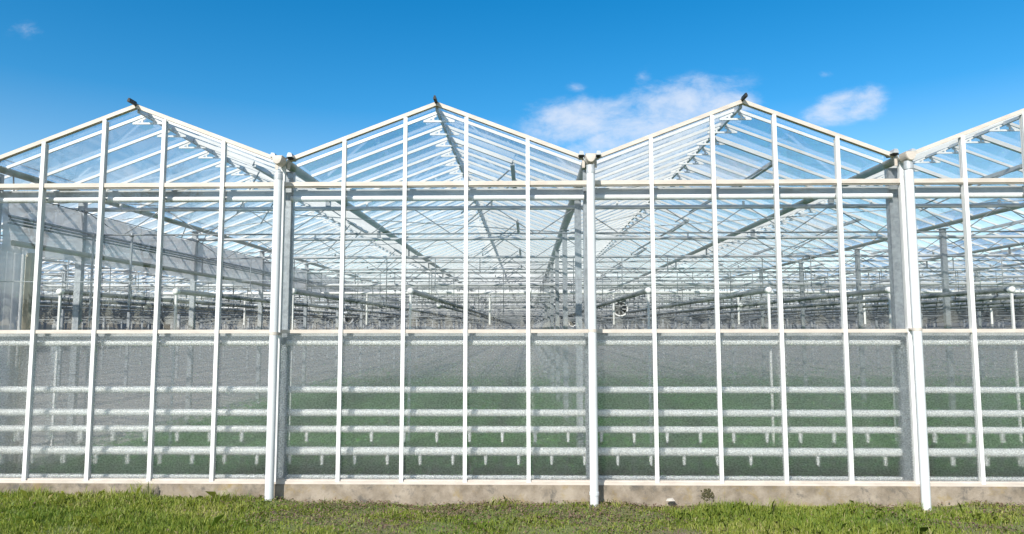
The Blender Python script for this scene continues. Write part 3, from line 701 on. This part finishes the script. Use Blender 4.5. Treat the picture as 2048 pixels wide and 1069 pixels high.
vv, ff, tt = bladeset(np.stack([gx_, gy_, gz(gx_, gy_)-.005], -1), hh, rng.uniform(.0016, .0034, n), np.clip(.25+.25*clump+.35*noise2(gx_*.9+3, gy_*1.3)+rng.normal(0, .27, n), 0, 1))
tag(link('grass', np_mesh('grass', vv, ff, 'grass', tt)), 'short uneven green grass along the foot of the greenhouse', 'grass', kind='stuff')
nW = 38000
wx = np.where(rng.random(nW) < .85, rng.uniform(-6.3, 6.3, nW), rng.uniform(-12, 12, nW)); wy = 7.04-np.abs(rng.normal(0, .6, nW)); wy = np.where(wy < 4, 6.5, wy)
wl = .35+.55*noise2(wx*1.3+4, wy*2.1)+.35*sstep(-2.8, -2.0, wx)*(1-sstep(.9, 1.8, wx))-.5*(1-sstep(-3.4, -2.6, wx))-.45*sstep(1.4, 1.8, wx)*(1-sstep(2.9, 3.3, wx))
kp = rng.random(nW) < np.clip(wl, .03, 1)
wx, wy = wx[kp], wy[kp]; n = len(wx)
vv, ff, tt = leaves(np.stack([wx, wy, gz(wx, wy)+.035*rng.random(n)], -1), rng.uniform(.014, .034, n), rng.random(n), .9)
tag(link('low_weed', np_mesh('low_weed', vv, ff, 'weed', tt)), 'purple brown low weeds creeping through the grass by the plinth', 'weeds', kind='stuff')
# single tufts standing against the plinth, moss, a pale stone
def tuft(px, Y, n, h, spread, lb):
    x = xpx(px, Y); P = np.stack([x+np.clip(rng.normal(0, spread, n), -1.7*spread, 1.7*spread), Y+np.clip(rng.normal(0, spread*.6, n), -spread, .05), np.zeros(n)], -1); P[:, 2] = gz(P[:, 0], P[:, 1])
    v_, f_, t_ = bladeset(P, h*(.4+.7*rng.random(n)), rng.uniform(.0011, .0022, n), np.clip(rng.normal(.5, .2, n), 0, 1))
    o = link('grass_tuft', np_mesh('grass_tuft', v_-np.array([x, Y, 0]), f_, 'grass', t_), None, (x, Y, 0)); tag(o, lb, 'grass tuft', 'grass tufts at the plinth')
tuft(280, 6.98, 120, .20, .06, 'tall dark grass tuft against the plinth below the first gable')
tuft(445, 6.9, 110, .17, .07, 'wide grass tuft left of the leftmost downpipe')
tuft(65, 6.92, 110, .15, .09, 'bushy grass tuft at the left edge of the plinth')
tuft(1545, 6.75, 240, .16, .17, 'tall upright grass patch below the third gable')
tuft(1000, 6.85, 110, .12, .09, 'small grass tuft below the second gable')
tuft(1820, 6.95, 120, .10, .06, 'thin grass tuft left of the right downpipe')
p = pix(1340, 1001, 7.02); sm = MB(); 
rs = random.Random(3); ico = [(-.045, -.012, 0), (.045, -.015, 0), (.04, .025, 0), (-.04, .022, 0), (-.03, -.008, .022), (.03, -.01, .018), (.025, .016, .024), (-.024, .014, .02)]
sm.add([(p.x+a, 7.0+b, max(p.z, .02)+c) for a, b, c in ico], [(0, 3, 2, 1), (4, 5, 6, 7), (0, 1, 5, 4), (1, 2, 6, 5), (2, 3, 7, 6), (3, 0, 4, 7)])
tag(part('stone', sm, 'stone'), 'small pale flat stone lying at the foot of the plinth', 'stone')
p = pix(1415, 985, D-.06); mo = MB()
for k in range(80):
    x, z = p.x+max(-.06, min(.06, rs.gauss(0, .03))), p.z+max(-.07, min(.05, rs.gauss(0, .028)))-.02; r_ = rs.uniform(.006, .012)
    mo.tube([(x, D-.05, z), (x, D-.056-r_*.5, z), (x, D-.058-r_*.8, z)], [r_, r_*.8, r_*.2], 6)
tag(part('moss_clump', mo, 'moss', None, True), 'dark moss clump growing on the plinth below the third gable', 'moss', kind='stuff')

# ------------------------------------------------------------------ what stands behind the camera and shows in the glass, plus an added tree belt
def bare_tree(x, y, h, seed, lb):
    rs = random.Random(seed); t = thing('bare_tree', lb, 'tree', (x, y, 0), 'bare trees reflected in the glass'); tr = MB(); cr = MB()
    def grow(p, d, ln, r, lv):
        q = p+d*ln; mid = (p+q)/2+Vector((rs.uniform(-1, 1), rs.uniform(-1, 1), 0))*ln*.05
        (tr if lv < 2 else cr).tube([p, mid, q], [r, r*.85, r*.66], 7 if lv < 2 else 3, False)
        if lv >= 6: return
        for k in range(3 if lv < 5 else 3):
            ax = Vector((rs.gauss(0, 1), rs.gauss(0, 1), rs.gauss(0, .4))).normalized()
            nd = (d+ax*rs.uniform(.45, .85)+Vector((0, 0, .12))).normalized()
            grow(p+(q-p)*rs.uniform(.55 if lv else .8, 1.0), nd, ln*rs.uniform(.62, .84)*(1 if lv else .55), max(r*.62, .018), lv+1)
    grow(Vector((x, y, -.1)), Vector((0, 0, 1)), h*.40, h*.009, 0)
    part('trunk', tr, 'bark', t, True); part('crown', cr, 'bark', t, True)
bare_tree(-24.5, -20, 15.5, 4, 'bare leafless tree mirrored in the upper left panes')
bare_tree(-20.0, -21.5, 14.0, 9, 'smaller bare tree mirrored beside the leftmost gable mullions')
def pylon(x, y, h):
    t = thing('power_pylon', 'lattice power pylon mirrored in the third gable glass', 'pylon', (x, y, 0)); m = MB()
    def wd(z): return 3.2*(1-z/h)**1.1+.5
    zs = np.linspace(0, h, 15)
    for a, b in zip(zs[:-1], zs[1:]):
        for sx, sy in ((-1, -1), (1, -1), (1, 1), (-1, 1)): m.bar((x+sx*wd(a), y+sy*wd(a), a), (x+sx*wd(b), y+sy*wd(b), b), .16, .16)
        for q in range(4):
            c = ((-1, -1), (1, -1), (1, 1), (-1, 1)); c0, c1 = c[q], c[(q+1) % 4]
            m.bar((x+c0[0]*wd(a), y+c0[1]*wd(a), a), (x+c1[0]*wd(b), y+c1[1]*wd(b), b), .09, .09)
            m.bar((x+c1[0]*wd(a), y+c1[1]*wd(a), a), (x+c0[0]*wd(b), y+c0[1]*wd(b), b), .09, .09)
    part('tower', m, 'steel', t)
    for z, l in ((h*.68, 6.5), (h*.8, 8), (h*.92, 5.5)):
        arm = MB()
        for s_ in (-1, 1):
            for yy in (-.5, .5): arm.bar((x, y+yy, z), (x+s_*l, y, z+.2), .12, .12); arm.bar((x, y+yy, z+1.3), (x+s_*l, y, z+.25), .1, .1)
        a_ = part('cross_arm', arm, 'steel', t)
        wr = MB()
        for s_ in (-1, 1):
            wr.tube([(x+s_*l, y, z-.8), (x+s_*l-40, y-6, z-4), (x+s_*l-90, y-14, z-2.5)], .05, 4); wr.tube([(x+s_*l, y, z-.8), (x+s_*l+40, y+6, z-4), (x+s_*l+90, y+14, z-2)], .05, 4)
        part('power_line', wr, 'steel', a_)
pylon(40, -88, 31)
# a far belt of bare trees, added to darken the low reflections in the glass
tb = MB(); rs = random.Random(5)
for k in range(420):
    x = -230+460*k/420+rs.uniform(-.6, .6); y = -125+rs.uniform(-7, 7); h = rs.uniform(6.5, 10.5)
    tb.tube([(x, y, -.1), (x+rs.uniform(-.3, .3), y, h*.6)], [.22, .12], 5, False)
    for q in range(16):
        z = h*rs.uniform(.2, .75); a = rs.uniform(0, 6.28); l = h*rs.uniform(.12, .3)
        p0 = Vector((x, y, z)); p1 = p0+Vector((math.cos(a)*l*.7, math.sin(a)*l*.7, l*.8))
        tb.tube([p0, p1], [.16, .05], 3, False)
        for e in range(3): tb.tube([p0.lerp(p1, .5), p1+Vector((rs.uniform(-1, 1), rs.uniform(-1, 1), rs.uniform(-.2, .9)))*l*.5], [.09, .03], 3, False)
tag(part('added_treeline', tb, 'bark'), 'far belt of bare trees added behind the camera to darken low reflections', 'added_treeline', kind='stuff')
print('objects', len(bpy.data.objects), 'tris', sum(len(o.data.loop_triangles) if False else len(o.data.polygons) for o in bpy.data.objects if o.type == 'MESH'))
